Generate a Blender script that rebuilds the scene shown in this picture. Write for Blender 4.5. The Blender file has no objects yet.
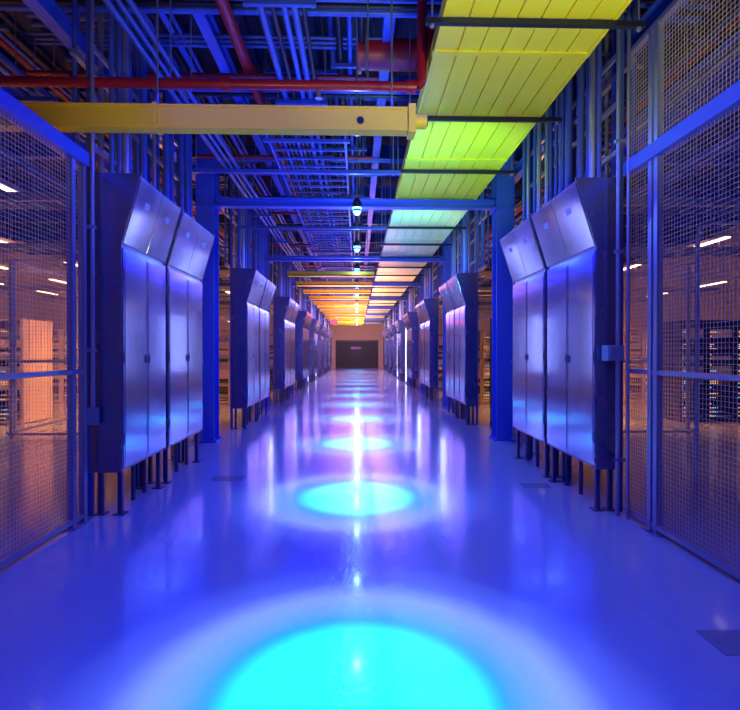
import bpy, math, random
from mathutils import Vector
random.seed(7)
S = bpy.context.scene
COL = S.collection
S.view_settings.view_transform = 'Standard'
S.view_settings.look = 'None'

# ---------------------------------------------------------------- materials
def mat(name, col, rough=.5, metal=0., coat=0., emis=None, estr=0., noise=0., nscale=20., bump=0., stretch=None):
    m = bpy.data.materials.new(name); m.use_nodes = True
    nt = m.node_tree; b = nt.nodes['Principled BSDF']
    b.inputs['Base Color'].default_value = (*col, 1)
    b.inputs['Roughness'].default_value = rough
    b.inputs['Metallic'].default_value = metal
    b.inputs['Coat Weight'].default_value = coat
    if emis:
        b.inputs['Emission Color'].default_value = (*emis, 1)
        b.inputs['Emission Strength'].default_value = estr
    if noise > 0 or bump > 0:
        tc = nt.nodes.new('ShaderNodeTexCoord'); mp = nt.nodes.new('ShaderNodeMapping')
        nz = nt.nodes.new('ShaderNodeTexNoise'); nz.inputs['Scale'].default_value = nscale
        nz.inputs['Detail'].default_value = 2
        if stretch: mp.inputs['Scale'].default_value = stretch
        nt.links.new(tc.outputs['Object'], mp.inputs[0]); nt.links.new(mp.outputs[0], nz.inputs['Vector'])
        if noise > 0:
            mr = nt.nodes.new('ShaderNodeMapRange')
            mr.inputs[3].default_value = max(.02, rough-noise); mr.inputs[4].default_value = rough+noise
            nt.links.new(nz.outputs[0], mr.inputs[0]); nt.links.new(mr.outputs[0], b.inputs['Roughness'])
        if bump > 0:
            bp = nt.nodes.new('ShaderNodeBump'); bp.inputs['Strength'].default_value = bump
            bp.inputs['Distance'].default_value = .01
            nt.links.new(nz.outputs[0], bp.inputs['Height']); nt.links.new(bp.outputs[0], b.inputs['Normal'])
    return m

M = {}
M['floor'] = mat('epoxy_floor', (.47,.47,.56), .14, 0, .4, noise=.04, nscale=3, bump=0)
M['floor'].node_tree.nodes['Principled BSDF'].inputs['Coat Roughness'].default_value=.08
def add_bump(m, scale, strength, dist):
    nt = m.node_tree; b = nt.nodes['Principled BSDF']
    tc = nt.nodes.new('ShaderNodeTexCoord'); nz = nt.nodes.new('ShaderNodeTexNoise')
    nz.inputs['Scale'].default_value = scale; nz.inputs['Detail'].default_value = 3
    bp = nt.nodes.new('ShaderNodeBump'); bp.inputs['Strength'].default_value = strength; bp.inputs['Distance'].default_value = dist
    nt.links.new(tc.outputs['Object'], nz.inputs['Vector']); nt.links.new(nz.outputs[0], bp.inputs['Height'])
    nt.links.new(bp.outputs[0], b.inputs['Normal'])
add_bump(M['floor'], 22, .38, .008)
M['ceil'] = mat('deck_paint', (.02,.025,.08), .7)
M['wall'] = mat('wall_paint', (.55,.38,.26), .7, noise=.1, nscale=5)
M['dark'] = mat('dark_wall', (.02,.02,.025), .6)
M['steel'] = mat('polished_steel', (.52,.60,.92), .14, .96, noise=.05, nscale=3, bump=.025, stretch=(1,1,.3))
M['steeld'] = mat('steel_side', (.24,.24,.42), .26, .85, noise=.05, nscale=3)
M['galv'] = mat('galvanised', (.36,.38,.52), .35, .7)
M['wire'] = mat('fence_wire', (.74,.58,.50), .45, .3)
M['blue'] = mat('blue_paint', (.05,.11,.62), .38)
M['bluegrey'] = mat('structural_paint', (.06,.10,.40), .4, .2)
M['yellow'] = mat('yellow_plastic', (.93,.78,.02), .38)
M['pale'] = mat('pale_tray_lit', (.74,.80,.36), .35)  # yellow tray whitened in its colour, for the brightly lit far section
M['yellow2'] = mat('yellow_plastic_dull', (.88,.58,.02), .45)
M['red'] = mat('red_pipe', (.34,.01,.02), .35)
M['black'] = mat('black_metal', (.02,.02,.03), .4, .3)
M['leg'] = mat('dark_strut', (.07,.07,.18), .4, .4)
M['rubber'] = mat('floor_plate', (.27,.25,.31), .2)
M['grey'] = mat('grey_plastic', (.4,.4,.42), .5)
M['white'] = mat('cream_enclosure', (.80,.60,.42), .4)
M['label'] = mat('label', (.5,.5,.65), .5)
M['tube'] = mat('tube_glow', (1,1,1), .5, emis=(1,.55,.30), estr=6)
M['strip'] = mat('strip_glow', (1,1,1), .5, emis=(.60,.70,1), estr=3)
M['lens'] = mat('lens_glow', (0,0,0), .5, emis=(.05,.20,1), estr=18)
M['led'] = mat('led_green', (0,0,0), .5, emis=(.2,.6,1), estr=3)
M['amber'] = mat('led_amber', (0,0,0), .5, emis=(1,.45,.1), estr=3)
M['redglow'] = mat('exit_red', (0,0,0), .5, emis=(1,.03,.08), estr=4)
M['neon'] = mat('neon_magenta', (0,0,0), .5, emis=(.5,.08,.8), estr=1.3)

# ---------------------------------------------------------------- builder
class B:
    def __init__(s): s.v=[]; s.f=[]; s.m=[]; s.sm=[]; s.mats=[]
    def mi(s,k):
        if k not in s.mats: s.mats.append(k)
        return s.mats.index(k)
    def add(s, vs, fs, k, smooth=False):
        o=len(s.v); s.v+= [tuple(p) for p in vs]; i=s.mi(k)
        for f in fs: s.f.append([a+o for a in f]); s.m.append(i); s.sm.append(smooth)
    def box(s,x0,x1,y0,y1,z0,z1,k):
        if x0>x1:x0,x1=x1,x0
        if y0>y1:y0,y1=y1,y0
        if z0>z1:z0,z1=z1,z0
        vs=[(x0,y0,z0),(x1,y0,z0),(x1,y1,z0),(x0,y1,z0),(x0,y0,z1),(x1,y0,z1),(x1,y1,z1),(x0,y1,z1)]
        s.add(vs,[(3,2,1,0),(4,5,6,7),(0,1,5,4),(1,2,6,5),(2,3,7,6),(3,0,4,7)],k)
    def cyl(s,a,b,r,k,n=8,caps=True,r2=None):
        a=Vector(a);b=Vector(b);d=(b-a).normalized(); r2=r if r2 is None else r2
        u=d.orthogonal().normalized();w=d.cross(u)
        vs=[];
        for i in range(n):
            t=2*math.pi*i/n; o=u*math.cos(t)+w*math.sin(t)
            vs.append(a+o*r)
        for i in range(n):
            t=2*math.pi*i/n; o=u*math.cos(t)+w*math.sin(t)
            vs.append(b+o*r2)
        s.add(vs,[(i,(i+1)%n,n+(i+1)%n,n+i) for i in range(n)],k,n>4)
        if caps: s.add(vs,[tuple(range(n-1,-1,-1)),tuple(range(n,2*n))],k)
    def path(s,pts,r,k,n=8):
        for i in range(len(pts)-1): s.cyl(pts[i],pts[i+1],r,k,n)
    def prism(s,prof,y0,y1,k):   # profile in XZ
        n=len(prof)
        vs=[(p[0],y0,p[1]) for p in prof]+[(p[0],y1,p[1]) for p in prof]
        s.add(vs,[(i,(i+1)%n,n+(i+1)%n,n+i) for i in range(n)]+[tuple(range(n-1,-1,-1)),tuple(range(n,2*n))],k)
    def ibeam_x(s,x0,x1,y,z0,z1,w,k,t=.02):
        s.box(x0,x1,y-w/2,y+w/2,z0,z0+t,k); s.box(x0,x1,y-w/2,y+w/2,z1-t,z1,k); s.box(x0,x1,y-t/2,y+t/2,z0+t,z1-t,k)
    def mesh(s,name):
        xs=[p[0] for p in s.v];ys=[p[1] for p in s.v];zs=[p[2] for p in s.v]
        c=((min(xs)+max(xs))/2,(min(ys)+max(ys))/2,min(zs))
        me=bpy.data.meshes.new(name)
        me.from_pydata([(p[0]-c[0],p[1]-c[1],p[2]-c[2]) for p in s.v],[],s.f)
        for k in s.mats: me.materials.append(M[k])
        me.polygons.foreach_set('material_index',s.m); me.polygons.foreach_set('use_smooth',s.sm)
        me.update()
        import bmesh
        bm=bmesh.new(); bm.from_mesh(me); bmesh.ops.recalc_face_normals(bm,faces=bm.faces); bm.to_mesh(me); bm.free()
        return me,c
    def obj(s,name,bevel=0):
        me,c=s.mesh(name); o=bpy.data.objects.new(name,me); o.location=c; COL.objects.link(o)
        if bevel:
            md=o.modifiers.new('bevel','BEVEL'); md.width=bevel; md.segments=2; md.limit_method='ANGLE'
        return o
def dup(o,dx=0,dy=0,dz=0,name=None):
    n=bpy.data.objects.new(name or o.name.split('.')[0],o.data); n.location=(o.location.x+dx,o.location.y+dy,o.location.z+dz)
    COL.objects.link(n)
    for md in o.modifiers:
        m2=n.modifiers.new(md.name,md.type); m2.width=md.width; m2.segments=md.segments; m2.limit_method=md.limit_method
    return n

XW=13.; YB=-3.; YE=47.; ZC=5.8
# ---------------------------------------------------------------- room shell
b=B(); b.box(-XW-.2,XW+.2,YB-.2,YE+.2,-.2,0,'floor'); b.obj('floor')
b=B(); b.box(-XW-.2,XW+.2,YB-.2,YE+.2,ZC,ZC+.2,'ceil'); b.obj('ceiling')
b=B(); b.box(-XW-.2,-XW,YB,YE,0,ZC,'wall'); b.obj('wall_left')
b=B(); b.box(XW,XW+.2,YB,YE,0,ZC,'wall'); b.obj('wall_right')
b=B(); b.box(-XW,XW,YB-.2,YB,0,ZC,'wall'); b.obj('wall_front')
b=B(); b.box(-XW,XW,YE,YE+.2,0,ZC,'wall'); b.obj('wall_back')
b=B()
b.box(-2.0,2.0,YE-.10,YE-.002,0,2.6,'black')
b.box(-1.85,-.02,YE-.14,YE-.10,.03,2.45,'dark'); b.box(.02,1.85,YE-.14,YE-.10,.03,2.45,'dark')
b.box(-.15,-.08,YE-.2,YE-.14,.9,1.3,'black'); b.box(.08,.15,YE-.2,YE-.14,.9,1.3,'black')
b.obj('door_1')
b=B()
pts=[(-.55+.08*i, YE-.2, 1.85+.09*math.sin(i*1.9)*(1 if i%3 else .4)) for i in range(12)]
b.path(pts,.02,'neon',6)
b.box(-.65,.5,YE-.18,YE-.14,1.65,2.05,'black')
b.obj('neon_sign')

# ---------------------------------------------------------------- electrical cabinets
def cabinet(side,y0,w,front,hood,outer,seed):
    """one strut-mounted steel cabinet; side -1 left, 1 right"""
    r=random.Random(seed); b=B(); s=side
    zb,zs,zt=.41,2.48,3.1
    prof=[(s*outer,zb),(s*front,zb),(s*front,zs),(s*hood,zt),(s*(hood+.03),zt+.02),(s*outer,zt+.02)]
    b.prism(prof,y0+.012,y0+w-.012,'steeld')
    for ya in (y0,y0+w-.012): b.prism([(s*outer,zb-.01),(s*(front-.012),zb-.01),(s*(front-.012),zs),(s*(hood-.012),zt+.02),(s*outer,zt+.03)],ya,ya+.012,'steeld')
    half=(w-.05)/2
    for i in range(2):
        ya=y0+.02+i*(half+.01); yb=ya+half
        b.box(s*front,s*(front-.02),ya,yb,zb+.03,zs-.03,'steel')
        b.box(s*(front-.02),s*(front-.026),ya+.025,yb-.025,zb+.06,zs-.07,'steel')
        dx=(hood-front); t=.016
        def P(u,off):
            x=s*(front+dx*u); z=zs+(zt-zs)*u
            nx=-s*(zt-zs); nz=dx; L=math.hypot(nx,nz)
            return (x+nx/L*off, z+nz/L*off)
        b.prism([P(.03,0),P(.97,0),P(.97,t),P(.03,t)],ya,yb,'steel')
        b.prism([P(.62,t),P(.72,t),P(.72,t+.004),P(.62,t+.004)],ya+half*.38,ya+half*.58,'label')
        yl = yb-.04 if i==0 else ya+.04
        b.box(s*(front-.026),s*(front-.036),yl-.006,yl+.006,1.39,1.47,'steeld')
        yh = ya+.008 if i==0 else yb-.008
        for zh in (.7,1.45,2.2): b.cyl((s*(front-.022),yh,zh-.05),(s*(front-.022),yh,zh+.05),.007,'steeld',6)
    for ya in (y0+.08,y0+w-.08):
        for xx in (front+.04,outer-.05):
            b.box(s*(xx-.02),s*(xx+.02),ya-.02,ya+.02,0,zb,'leg')
            b.box(s*(xx-.05),s*(xx+.05),ya-.05,ya+.05,0,.012,'leg')
    for k in range(3):
        ya=y0+.25+k*(w-.5)/2; b.cyl((s*(front+.12),ya,0),(s*(front+.12),ya,zb),.022,'leg')
        b.cyl((s*(front+.12),ya,zb-.05),(s*(front+.12),ya,zb),.032,'leg')
    n=int(w/.17)
    for k in range(n):
        ya=y0+.12+k*(w-.24)/(n-1); rr=r.choice([.022,.03,.038]); xx=outer-.08-r.random()*.1
        zt2=r.choice([4.95,5.2,5.79])
        kk=r.choice(['galv','bluegrey','bluegrey'])
        b.cyl((s*xx,ya,zt),(s*xx,ya,zt2),rr,kk); b.cyl((s*xx,ya,zt),(s*xx,ya,zt+.08),rr*1.4,kk)
        if zt2<5.7: b.path([(s*xx,ya,zt2),(s*(xx+.06),ya,zt2+.1),(s*(xx+1.2),ya,zt2+.1)],rr,kk)
    for ya in (y0+.04,y0+w-.04): b.box(s*(outer),s*(outer+.045),ya-.022,ya+.022,0,ZC,'bluegrey')
    for zz in (3.35,3.8,4.25): b.box(s*(outer-.03),s*(outer),y0,y0+w,zz,zz+.045,'galv')
    return b.obj('electrical_cabinet',bevel=.004)
L1=(2.15,1.97,2.42); R1=(2.24,2.04,2.45)
cabinet(-1,4.60,1.04,*L1,1); cabinet(-1,5.70,1.26,*L1,2)
cabinet(1,4.60,1.20,*R1,3); cabinet(1,5.86,1.22,*R1,4)
cl=[cabinet(-1,9.75,1.2,*L1,5),cabinet(-1,11.0,1.2,*L1,6)]
cr=[cabinet(1,10.2,1.1,*R1,7),cabinet(1,11.35,1.1,*R1,8)]
for i in range(1,7):
    for o in cl+cr: dup(o,dy=5*i)

# ---------------------------------------------------------------- steel columns + cross beams
def column(x,y):
    b=B(); w=.15
    b.box(x-w,x+w,y-.15,y-.13,0,ZC,'blue'); b.box(x-w,x+w,y+.13,y+.15,0,ZC,'blue'); b.box(x-.012,x+.012,y-.13,y+.13,0,ZC,'blue')
    b.box(x-.2,x+.2,y-.2,y+.2,0,.025,'blue')
    for sx in(-.16,.16):
        for sy in (-.17,.17): b.cyl((x+sx,y+sy,.02),(x+sx,y+sy,.06),.015,'galv',6)
    b.box(x-.19,x+.19,y-.19,y+.19,3.9,3.93,'blue')
    return b.obj('steel_column')
cA=column(-2.52,8.5); cB=column(2.5,8.5)
for i in range(1,8): dup(cA,dy=5*i); dup(cB,dy=5*i)
b=B(); b.ibeam_x(-2.36,2.34,8.5,3.94,4.08,.14,'blue'); bm_=b.obj('cross_beam')
for i in range(1,8): dup(bm_,dy=5*i)

b=B(); b.ibeam_x(-XW+.01,XW-.01,0,5.35,5.65,.16,'bluegrey')
for x in range(-12,13,2): b.box(x-.04,x+.04,-.04,.04,5.65,ZC,'bluegrey')
jo=b.obj('ceiling_joist')
for i in range(1,19): dup(jo,dy=2.5*i+.1)
b=B()
for i in range(-40,41): b.box(i*.3-.06,i*.3+.06,YB,YE,ZC-.06,ZC,'ceil')
b.obj('ceiling_deck_ribs')

# ---------------------------------------------------------------- mesh fences
def fence(axis,c,a0,a1,z0,z1,sp=.036,r=.0017,posts=(),rails=(),wirek='wire',name='wire_mesh_fence',topbeam=None):
    b=B()
    def P(a,z,o=0): return (c+o,a,z) if axis=='y' else (a,c+o,z)
    n=int((a1-a0)/sp)
    for i in range(n+1):
        a=a0+i*sp; b.cyl(P(a,z0),P(a,z1),r,wirek,4,False)
    n=int((z1-z0)/sp)
    for i in range(n+1):
        z=z0+i*sp; b.cyl(P(a0,z,.003),P(a1,z,.003),r,wirek,4,False)
    for (p,zt) in posts:
        if axis=='y': b.box(c-.025,c+.025,p-.025,p+.025,0,zt,'galv'); b.box(c-.06,c+.06,p-.06,p+.06,0,.01,'galv')
        else: b.box(p-.025,p+.025,c-.025,c+.025,0,zt,'galv')
    for z in rails:
        if axis=='y': b.box(c-.02,c+.02,a0,a1,z-.02,z+.02,'galv')
        else: b.box(a0,a1,c-.02,c+.02,z-.02,z+.02,'galv')
    if topbeam:
        z,h=topbeam
        if axis=='y': b.box(c-.05,c+.05,a0,a1,z,z+h,'blue')
        else: b.box(a0,a1,c-.05,c+.05,z,z+h,'blue')
    return b.obj(name)
fence('y',-2.42,-1.5,4.5,.05,3.14,posts=[(-1.45,3.14),(1.4,3.14),(4.30,3.14),(4.47,3.14)],rails=[.06,1.33],topbeam=(3.14,.12))
fence('y',2.47,-1.5,4.5,.05,4.2,posts=[(-1.45,4.2),(1.2,4.2),(4.04,4.2),(4.12,4.2)],rails=[.06,1.33,4.2],topbeam=(3.10,.12))
fl=fence('y',-2.56,6.99,8.3,.05,3.1,sp=.05,r=.0025,posts=[(7.05,3.1)],rails=[.06,1.33,3.1])
fr=fence('y',2.6,7.12,8.3,.05,3.1,sp=.05,r=.0025,posts=[(7.2,3.1)],rails=[.06,1.33,3.1])
for i in range(1,7): dup(fl,dy=5*i+.3); dup(fr,dy=5*i+.3)
for s in (-1,1):
    lo,hi=(-6.1,-2.75) if s<0 else (2.75,6.1)
    for yy in (8.9,13.9,18.9):
        fence('x',yy,lo,hi,.05,3.1,sp=.07,r=.0025,posts=[(lo+.05+k*1.6,3.1) for k in range(3)],rails=[.06,1.33,3.1])
    fence('y',s*6.2,9.0,30,.05,3.1,sp=.09,r=.003,posts=[(9.2+k*2.4,3.1) for k in range(9)],rails=[.06,1.33,3.1])

# ---------------------------------------------------------------- server racks in halls
def rack(frame='black',fill=('black','grey','steeld','black')):
    b=B(); w,d,h=.6,1.0,2.15
    for x in(0,w-.04):
        for y in (0,d-.04): b.box(x,x+.04,y,y+.04,0,h,frame)
    b.box(0,w,0,d,h,h+.03,frame); b.box(0,w,0,d,.02,.06,frame); b.box(.0,.01,.04,d-.04,.06,h,frame); b.box(w-.01,w,.04,d-.04,.06,h,frame)
    r=random.Random(3); z=.1
    while z<2.0:
        hh=r.choice([.044,.088,.132]); kk=r.choice(fill)
        b.box(.05,w-.05,.05,d-.1,z,z+hh-.006,kk)
        for k in range(r.randint(1,4)): b.box(.08+k*.05,.095+k*.05,.044,.05,z+.015,z+.03,r.choice(['led','amber','amber']))
        z+=hh+r.choice([0,0,.044])
    return b
rk=rack().obj('server_rack'); rk2=rack('white',('white','grey','white','black')).obj('server_rack')
pos=[];posw=[]
for s in (-1,1):
    for row in range(5):
        for k in range(5):
            (posw if (row+(s>0))%2==0 or s<0 else pos).append((s*(7.2+k*.62),11.0+row*4.5))
    for k in range(3): posw.append((s*(3.4+k*.62),15.2)); pos.append((s*(3.4+k*.62),20.2))
pos.append((2.98,9.5)); pos.append((2.98,14.6))
for q,pp in ((rk,pos),(rk2,posw)):
    q.location=(pp[0][0],pp[0][1],0)
    for p in pp[1:]:
        o=dup(q); o.location=(p[0],p[1],0)

# ---------------------------------------------------------------- cable raceway (wide, along corridor)
X0,X1,ZT=.68,2.0,4.1; YS=8.6
b=B()
n=7; wst=(X1-X0)/n
for (ya,yb,k) in ((-1,YS,'yellow'),(YS,YE-3,'pale')):  # far run takes the lighter colour, bright light painted in
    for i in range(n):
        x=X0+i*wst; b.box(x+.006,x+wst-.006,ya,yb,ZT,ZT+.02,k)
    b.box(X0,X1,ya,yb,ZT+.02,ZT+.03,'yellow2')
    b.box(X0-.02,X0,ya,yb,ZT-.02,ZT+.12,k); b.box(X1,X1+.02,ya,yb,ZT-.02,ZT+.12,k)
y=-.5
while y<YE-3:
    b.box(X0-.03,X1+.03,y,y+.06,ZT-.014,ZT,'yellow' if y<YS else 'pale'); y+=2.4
b.obj('yellow_cable_tray')
b=B()
b.box(X0-.15,X1+.25,-.02,.02,ZT-.07,ZT-.025,'black')
for x in (X0-.1,X1+.2):
    b.cyl((x,0,ZT-.1),(x,0,ZC),.008,'galv',6); b.cyl((x,0,ZT-.09),(x,0,ZT-.07),.02,'galv',6)
tz=b.obj('tray_trapeze_hanger'); tz.location.y=.66
for i in range(1,27): dup(tz,dy=1.6*i)

b=B(); yc=4.32; zc=3.49
b.box(-5.5,.5,yc-.05,yc+.05,zc-.08,zc+.08,'yellow2')
b.box(-5.5,.5,yc-.06,yc+.06,zc+.08,zc+.10,'yellow2'); b.box(-5.5,.5,yc-.06,yc+.06,zc-.10,zc-.08,'yellow2')
b.box(.44,.50,yc-.08,yc+.08,zc-.12,zc+.12,'yellow2')
b.cyl((.5,yc,zc),(.6,yc,zc),.06,'yellow2',16); b.cyl((.6,yc,zc),(.61,yc,zc),.04,'black',16)
b.box(-1.72,-1.68,yc-.07,yc+.07,zc-.11,zc+.11,'yellow2')
b.cyl((.03,yc-.07,zc-.02),(.03,yc-.05,zc-.02),.03,'black',10)
for x in (-4.6,-1.7,.3): b.cyl((x,yc,zc),(x,yc,ZC),.009,'galv',6)
b.obj('yellow_cross_raceway')

b=B()
b.cyl((-5.5,4.62,3.95),(.55,4.62,3.95),.045,'red',12)
for x in (-3.6,-1.2,.5): b.cyl((x-.04,4.62,3.95),(x+.04,4.62,3.95),.062,'red',12)
b.path([(.55,4.62,3.95),(.60,4.62,4.0),(.60,4.62,5.2)],.045,'red',12)
for x in (-4.2,-1.7,.1): b.cyl((x,4.62,3.95),(x,4.62,ZC),.008,'galv',6)
b.cyl((-.35,4.62,3.95),(-.35,4.62,3.84),.02,'galv',6); b.cyl((-.35,4.62,3.84),(-.35,4.62,3.83),.035,'galv',8)
b.obj('sprinkler_pipe')
b=B()
b.cyl((.05,5.9,5.0),(1.0,5.9,5.0),.17,'red',16); b.cyl((.0,5.9,5.0),(.05,5.9,5.0),.21,'red',16); b.cyl((.72,5.9,5.0),(.78,5.9,5.0),.2,'red',16)
b.cyl((.9,5.9,5.0),(.9,5.9,ZC),.12,'red',12); b.cyl((.2,5.9,5.1),(.2,5.9,ZC),.01,'galv',6)
b.obj('fire_main_pipe')
b=B(); b.cyl((-1.25,-1,4.75),(-1.25,YE-.01,4.75),.06,'red',12)
for k in range(19): b.cyl((-1.25,.3+2.5*k,4.75),(-1.25,.3+2.5*k,ZC),.008,'galv',6); b.cyl((-1.25,.8+2.5*k,4.75),(-1.25,.9+2.5*k,4.75),.08,'red',12)
b.obj('sprinkler_main')
# sprinkler branch lines crossing the aisle, each teeing off the main
for i,y in enumerate((5.7,8.05,11.3,14.6,18.1,21.9)):
    b=B(); b.cyl((-3.9,y,4.62),(.25,y,4.62),.028,'red',10)
    b.cyl((-1.25,y,4.62),(-1.25,y,4.75),.035,'red',8)
    for x in (-3.2,-.6): b.cyl((x,y,4.62),(x,y,4.52),.014,'red',6); b.cyl((x,y,4.52),(x,y,4.51),.03,'galv',8)
    for x in (-3.6,.1): b.cyl((x,y,4.62),(x,y,ZC),.007,'galv',6)
    b.obj('sprinkler_branch_pipe')

# ---------------------------------------------------------------- conduit racks along the corridor
def conduit_rack(xs,z,r,k,step,name='conduit_rack',ystart=.4):
    b=B(); xa,xb=min(xs)-.12,max(xs)+.12
    for i,x in enumerate(xs):
        rr=r if not isinstance(r,list) else r[i%len(r)]
        b.cyl((x,-1,z+rr),(x,YE-.01,z+rr),rr,k if not isinstance(k,list) else k[i%len(k)],8)
    y=ystart
    while y<YE-1:
        b.box(xa,xb,y-.02,y+.02,z-.045,z,'bluegrey')
        b.cyl((xa+.03,y,z-.06),(xa+.03,y,ZC),.007,'galv',6); b.cyl((xb-.03,y,z-.06),(xb-.03,y,ZC),.007,'galv',6)
        y+=step
    return b.obj(name)
conduit_rack([-2.05,-1.95,-1.86],4.35,[.03,.022,.026],'bluegrey',2.5)
conduit_rack([-.85,-.74,-.64,-.55,-.47],4.5,[.034,.022,.026],['bluegrey','black','blue'],1.7,ystart=.9)
conduit_rack([-.2,-.08,.05],5.0,[.04,.03],['black','blue'],2.5,ystart=1.1)
conduit_rack([2.2,2.28],4.7,[.03,.025],'bluegrey',2.5)
conduit_rack([-1.1,-1.0,-.9,-.3,-.4],5.2,[.03,.04],['black','bluegrey'],2.5,ystart=1.6)
conduit_rack([-2.3,-2.2,-2.1,-2.0],5.1,[.04,.025],['bluegrey','black','blue'],2.5,ystart=2.0)
for s in (-1,1):
    conduit_rack([s*3.3,s*3.42,s*3.52],4.2,[.035,.025],['bluegrey','galv'],2.5)
    conduit_rack([s*5.2,s*5.35],4.4,[.05,.03],['bluegrey'],2.5)
    conduit_rack([s*3.8,s*3.9,s*4.0],4.95,[.05,.03],['black','bluegrey','red'],2.5)
for x,z,h in ((-2.75,4.45,.18),(-1.62,4.95,.2),(2.72,4.45,.18),(-4.3,4.6,.2),(4.3,4.6,.2),(.35,5.05,.18)):
    b=B(); w=.12
    b.box(x-w/2,x+w/2,YB,YE,z,z+.02,'blue'); b.box(x-w/2,x+w/2,YB,YE,z+h-.02,z+h,'blue'); b.box(x-.012,x+.012,YB,YE,z+.02,z+h-.02,'blue')
    for k in range(10): b.box(x-.02,x+.02,k*5-.02,k*5+.02,z+h,ZC,'blue')
    b.obj('longitudinal_beam')
b=B(); xa,xb,z=-1.15,-.15,4.25
for x in (xa,xb): b.box(x-.015,x+.015,6.2,YE-1,z,z+.1,'bluegrey')
y=6.3
while y<YE-1: b.box(xa+.015,xb-.015,y-.015,y+.015,z+.01,z+.035,'bluegrey'); y+=.3
for i in range(8): b.cyl((xa+.12+i*.06,6.2,z+.06),(xa+.12+i*.06,YE-1,z+.06),.022,['black','bluegrey','black'][i%3],6)
y=6.5
while y<YE-1:
    for x in (xa-.03,xb+.03): b.cyl((x,y,z-.03),(x,y,ZC),.007,'galv',6)
    b.box(xa-.06,xb+.06,y-.02,y+.02,z-.04,z,'bluegrey'); y+=2.4
b.obj('ladder_cable_tray')
rr=random.Random(11)
y=3.1
while y<44:
    b=B(); z=rr.choice([4.9,5.1,5.2,4.85]); xl=rr.choice([-3.5,-2.4,-5]); xr=rr.choice([.3,2.2,3.5])
    for k in range(rr.randint(1,3)): b.cyl((xl,y+k*.09,z),(xr,y+k*.09,z),rr.choice([.02,.03,.035]),rr.choice(['bluegrey','black','blue']))
    for x in (xl+.2,xr-.2): b.cyl((x,y,z),(x,y,ZC),.008,'galv',6); b.cyl((x,y-.03,z-.045),(x,y+.22,z-.045),.012,'galv',6)
    b.obj('transverse_conduits'); y+=rr.uniform(.6,1.1)
for i in range(14):
    b=B(); y=14.6+i*2.1; zz=3.70
    k='yellow2'
    b.box(-2.0,.5,y-.16,y+.16,zz,zz+.03,k); b.box(-2.0,.5,y-.16,y-.14,zz,zz+.12,k); b.box(-2.0,.5,y+.14,y+.16,zz,zz+.12,k)
    for x in (-1.8,.3): b.cyl((x,y,zz),(x,y,ZC),.009,'galv',6)
    b.obj('yellow_cross_tray')
for i in range(10):
    b=B(); y=6.9+i*3.1
    b.box(-2.3,.6,y-.025,y+.025,3.95,4.0,'bluegrey')
    for x in (-2.2,.5): b.cyl((x,y,3.93),(x,y,ZC),.008,'galv',6)
    b.obj('trapeze_strut')
for s in (-1,1):
    for i in range(9):
        b=B(); y=6.4+i*2.9; z=3.35
        b.box(s*3.0,s*11,y-.2,y-.18,z,z+.1,'galv'); b.box(s*3.0,s*11,y+.18,y+.2,z,z+.1,'galv')
        for k in range(26): b.box(s*(3.1+k*.3),s*(3.13+k*.3),y-.18,y+.18,z+.01,z+.03,'galv')
        for k in range(3): b.cyl((s*3.0,y-.1+k*.08,z+.06),(s*11,y-.1+k*.08,z+.06),.03,['yellow2','grey','black'][k],6)
        for x in (3.4,7,10.6):
            b.cyl((s*x,y-.19,z),(s*x,y-.19,ZC),.008,'galv',6); b.cyl((s*x,y+.19,z),(s*x,y+.19,ZC),.008,'galv',6)
        b.obj('hall_cable_ladder')

# ---------------------------------------------------------------- wall conduits near camera
b=B()
b.path([(-2.36,4.53,1.0),(-2.36,4.53,4.2),(-2.36,4.53,ZC)],.018,'galv')
b.path([(-2.36,4.53,1.0),(-2.40,4.53,.94),(-2.45,4.53,.92)],.018,'galv')
b.box(-2.40,-2.32,4.50,4.56,.85,1.0,'galv')
for z in (1.5,2.6,3.5): b.box(-2.46,-2.335,4.51,4.55,z,z+.03,'galv')
b.obj('conduit_drop')
b=B()
b.cyl((2.38,4.5,.3),(2.38,4.5,ZC),.02,'galv'); b.cyl((2.43,4.42,0),(2.43,4.42,ZC),.016,'galv')
b.box(2.27,2.42,4.46,4.58,1.42,1.56,'grey'); b.box(2.285,2.40,4.445,4.46,1.435,1.545,'galv')
for z in (.5,2.4,3.4,4.6): b.box(2.35,2.46,4.48,4.52,z,z+.03,'galv')
b.cyl((2.38,4.5,0),(2.38,4.5,.3),.02,'galv')
b.obj('conduit_drop')
for s,xx in ((-1,2.6),(1,2.6)):
    b=B(); q=random.Random(5+s)
    for k in range(9):
        y=4.7+k*.27; b.cyl((s*(xx+q.random()*.05),y,3.2),(s*(xx+q.random()*.05),y,ZC),q.choice([.03,.02,.045]),q.choice(['galv','bluegrey','black']))
    b.box(s*(xx-.05),s*(xx),4.6,7.0,3.2,3.25,'galv'); b.box(s*(xx-.05),s*(xx),4.6,7.0,4.2,4.25,'galv')
    o=b.obj('conduit_bundle')
    for i in range(1,7): dup(o,dy=5*i+.3)
b=B()
b.path([(3.6,5.2,0),(3.6,5.2,2.7),(3.64,5.2,2.82),(3.75,5.2,2.87),(4.3,5.2,2.87),(4.42,5.2,2.82),(4.46,5.2,2.7),(4.46,5.2,0)],.022,'galv',10)
for z in (1.2,): b.box(3.58,4.48,5.22,5.26,z,z+.04,'galv')
b.obj('conduit_loop')
b=B(); b.box(-.04,.04,-.03,.03,0,3.0,'grey'); b.cyl((0,-.045,.1),(0,-.045,2.9),.025,'strip',8); b.box(-.08,.08,-.06,.06,0,.015,'grey')
ls=b.obj('added_glow_strip'); ls.location=(2.35,23.9,0)  # added glowing tubes standing in for lit column sides, mirrored in cabinets
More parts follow.
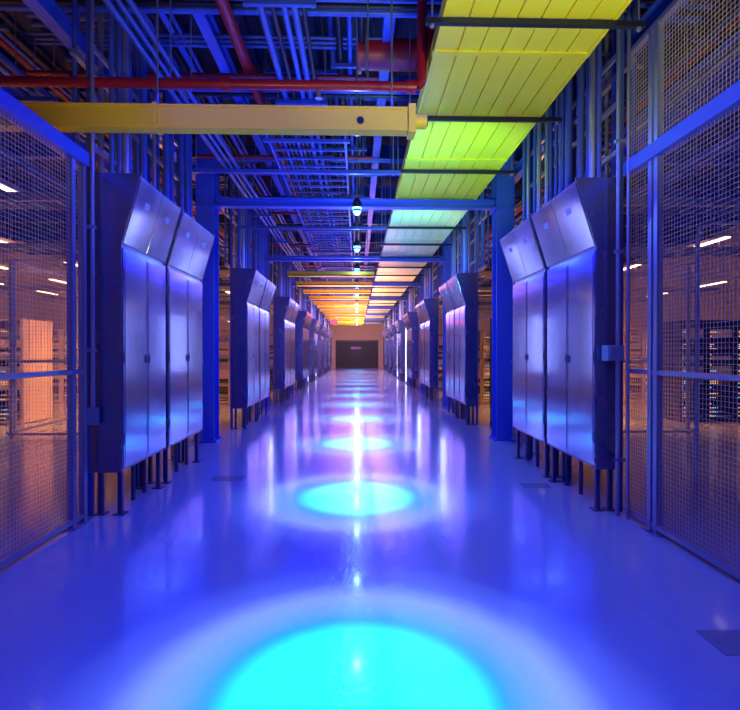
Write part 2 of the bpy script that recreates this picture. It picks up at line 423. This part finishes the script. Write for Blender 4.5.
for p in ((-2.35,23.9),(-2.35,28.9),(2.35,28.9)): o=dup(ls); o.location=(*p,0)

for (x,y,w,d) in ((-1.52,5.95,.38,.22),(2.0,5.55,.3,.18),(1.95,2.52,.26,.22)):
    b=B(); b.box(x-w/2,x+w/2,y-d/2,y+d/2,0,.004,'rubber')
    b.cyl((x-w/2+.04,y,.004),(x-w/2+.04,y,.007),.010,'rubber'); b.cyl((x+w/2-.04,y,.004),(x+w/2-.04,y,.007),.010,'rubber')
    b.obj('floor_access_plate')

# ---------------------------------------------------------------- lights
def look(o,d): o.rotation_euler=Vector(d).to_track_quat('-Z','Y').to_euler()
def area(name,loc,d,sx,sy,col,p,spread=None):
    l=bpy.data.lights.new(name,'AREA'); l.shape='RECTANGLE'; l.size=sx; l.size_y=sy; l.color=col; l.energy=p
    if spread: l.spread=math.radians(spread)
    o=bpy.data.objects.new(name,l); o.location=loc; look(o,d); COL.objects.link(o); return o
gl=bpy.data.lights.new('aisle_spot','SPOT'); gl.energy=3300; gl.spot_size=math.radians(50); gl.spot_blend=.25; gl.shadow_soft_size=.03; gl.color=(1,1,1)
gl.use_nodes=True; nt=gl.node_tree; em=[n for n in nt.nodes if n.type=='EMISSION'][0]
ge=nt.nodes.new('ShaderNodeNewGeometry'); sx=nt.nodes.new('ShaderNodeSeparateXYZ'); nt.links.new(ge.outputs['Incoming'],sx.inputs[0])
def mth(op,a,bv=None):
    n=nt.nodes.new('ShaderNodeMath'); n.operation=op
    nt.links.new(a,n.inputs[0])
    if bv is not None: n.inputs[1].default_value=bv
    return n.outputs[0]
za=mth('ABSOLUTE',sx.outputs[2]); ac=mth('ARCCOSINE',za); tn=mth('TANGENT',ac); t=mth('DIVIDE',tn,.45)
cr_=nt.nodes.new('ShaderNodeValToRGB'); nt.links.new(t,cr_.inputs[0])
e=cr_.color_ramp.elements
e[0].position=0; e[0].color=(0,.62,.8,1); e[1].position=1; e[1].color=(0,0,0,1)
for p,c in ((.30,(0,.52,.8)),(.38,(.0,.15,.6)),(.45,(.05,.15,.4)),(.54,(.09,.15,.30)),(.66,(.018,.035,.15)),(.82,(.0,.003,.035))):
    q=e.new(p); q.color=(*c,1)
nt.links.new(cr_.outputs[0],em.inputs[0])
ys=[2.15+3.02*i for i in range(14)]
b=B()
b.cyl((0,0,0),(0,0,.16),.07,'black',14); b.cyl((0,0,-.06),(0,0,-.02),.03,'lens',14,r2=.06); b.cyl((0,0,-.02),(0,0,.0),.06,'lens',14,r2=.068); b.cyl((0,0,.16),(0,0,.22),.07,'black',14,r2=.02)
b.cyl((0,0,.03),(0,0,.06),.074,'lens',14)
b.box(-.09,.09,-.012,.012,.1,.13,'black'); b.cyl((0,0,.2),(0,0,ZC-3.8),.01,'galv',6)
b.box(-.05,.05,-.05,.05,ZC-3.8-.02,ZC-3.8,'black')
lf=b.obj('aisle_spotlight'); z0=lf.location.z+3.8; lf.location=(0,ys[0],z0)
halo=bpy.data.lights.new('aisle_spot_spill','POINT'); halo.energy=24; halo.color=(.20,.38,1); halo.shadow_soft_size=.06
for i,y in enumerate(ys):
    if i: o=dup(lf); o.location=(0,y,z0)
    o=bpy.data.objects.new('aisle_spot_lamp',gl); o.location=(0,y,3.70); COL.objects.link(o)
    o=bpy.data.objects.new('aisle_spill_lamp',halo); o.location=(0,y,3.64); COL.objects.link(o)

for i in range(9):
    y=-.5+5.2*i; w=max(0,(i-3)/6)
    area('aisle_blue_fill',(0,y+1,3.7),(0,0,-1),3.6,4.6,(.0+.16*w,.002+.14*w,1),[170,140,105,105,120,150,150,150,150][i])  # added blue fill over the aisle, no fixture behind it
    area('ceiling_blue_fill',(-.3,y+2,3.3),(0,0,1),2.5,3,(.004,.045,1),(28 if i==0 else 58))  # added upward fill without fixture, turns the ceiling blue
for s in (-1,1):
    for y,p in ((13.2,8),(18.2,10)):
        area('cabinet_sheen_fill',(s*2.3,y,1.8),(-s,-.75,0),.22,2.0,(.42,.46,1),p)  # added lamps without fixtures, give cabinet fronts tall highlights
for s in (-1,1):
    for i in range(6):
        y=4+7.5*i
        area('hall_warm_light',(s*7.6,y,4.0),(s*.25,0,-1),4,4,(1,.36,.10),(240 if s<0 else 115),spread=105)
    for y in (11.2,16.2,21.2,26.2):
        area('cage_amber_light',(s*4.4,y,3.0),(s*.3,.2,-1),1.2,1.2,(1,.38,.05),120,spread=110)
        area('cage_amber_uplight',(s*3.6,y-1,2.7),(0,0,1),1,1,(1,.35,.08),40)
b=B(); b.box(-.07,.07,0,1.2,.03,.08,'grey'); b.cyl((-.035,.02,.015),(-.035,1.18,.015),.014,'tube',8); b.cyl((.035,.02,.015),(.035,1.18,.015),.014,'tube',8)
for yy in (.15,1.05): b.cyl((0,yy,.08),(0,yy,ZC-3.62),.006,'galv',6)
tb=b.obj('fluorescent_batten'); first=True
for s in (-1,1):
    for x in ((4.6,6.9,9.0,11.2) if s<0 else (6.9,11.2)):
        for k in range(11):
            loc=(s*x,6.8+k*2.9,3.62)
            if first: tb.location=loc; first=False
            else: o=dup(tb); o.location=loc
area('end_warm',(0,31,3.6),(0,.3,-1),3,8,(1,.60,.80),240)
area('end_warm_up',(0,28,3.0),(0,0,1),3,24,(1,.36,.02),1100)
for s in (-1,1):
    area('end_side_wash',(0,24,2.9),(s,.6,-.25),1,2,(.9,.62,.90),100)
    area('end_side_wash',(0,36,2.9),(s,.6,-.1),1,2,(1,.48,.20),220)
area('end_wall_wash',(0,43,3.9),(0,1,.1),4,.6,(1,.36,.03),70)
def spot(loc,tgt,col,p,ang,blend=.8,rad=.15):
    l=bpy.data.lights.new('tray_fill_spot','SPOT'); l.energy=p; l.color=col; l.spot_size=math.radians(ang); l.spot_blend=blend; l.shadow_soft_size=rad  # invented spots without fixtures, added to brighten trays and raceway
    o=bpy.data.objects.new('tray_fill_spot',l); o.location=loc; look(o,Vector(tgt)-Vector(loc)); COL.objects.link(o)
spot((1.2,1.8,2.2),(1.3,4.0,4.1),(.90,1,.45),210,80)
spot((1.0,5.2,2.4),(1.3,6.8,4.1),(.28,1,.5),230,75)
spot((1.0,8.4,2.6),(1.3,10.4,4.1),(.15,.80,.95),260,80)
spot((-1,2.2,2.4),(-1.2,4.4,3.6),(1,.80,.3),60,75)
b=B(); b.box(-1.5,-1.1,27.98,28.04,3.05,3.3,'black'); b.box(-1.48,-1.12,27.97,27.98,3.07,3.28,'redglow')
for x in (-1.45,-1.15): b.cyl((x,28.01,3.3),(x,28.01,ZC),.008,'galv',6)
b.obj('exit_sign')

w=bpy.data.worlds.new('world'); S.world=w; w.use_nodes=True
w.node_tree.nodes['Background'].inputs[0].default_value=(.02,.03,.2,1); w.node_tree.nodes['Background'].inputs[1].default_value=.1

cam=bpy.data.cameras.new('camera'); cam.lens=24.3; cam.sensor_width=36; cam.clip_start=.05
co=bpy.data.objects.new('camera',cam); co.location=(0,0,1.5); co.rotation_euler=(math.radians(90-.35),0,math.radians(-1.49)); COL.objects.link(co)
S.camera=co
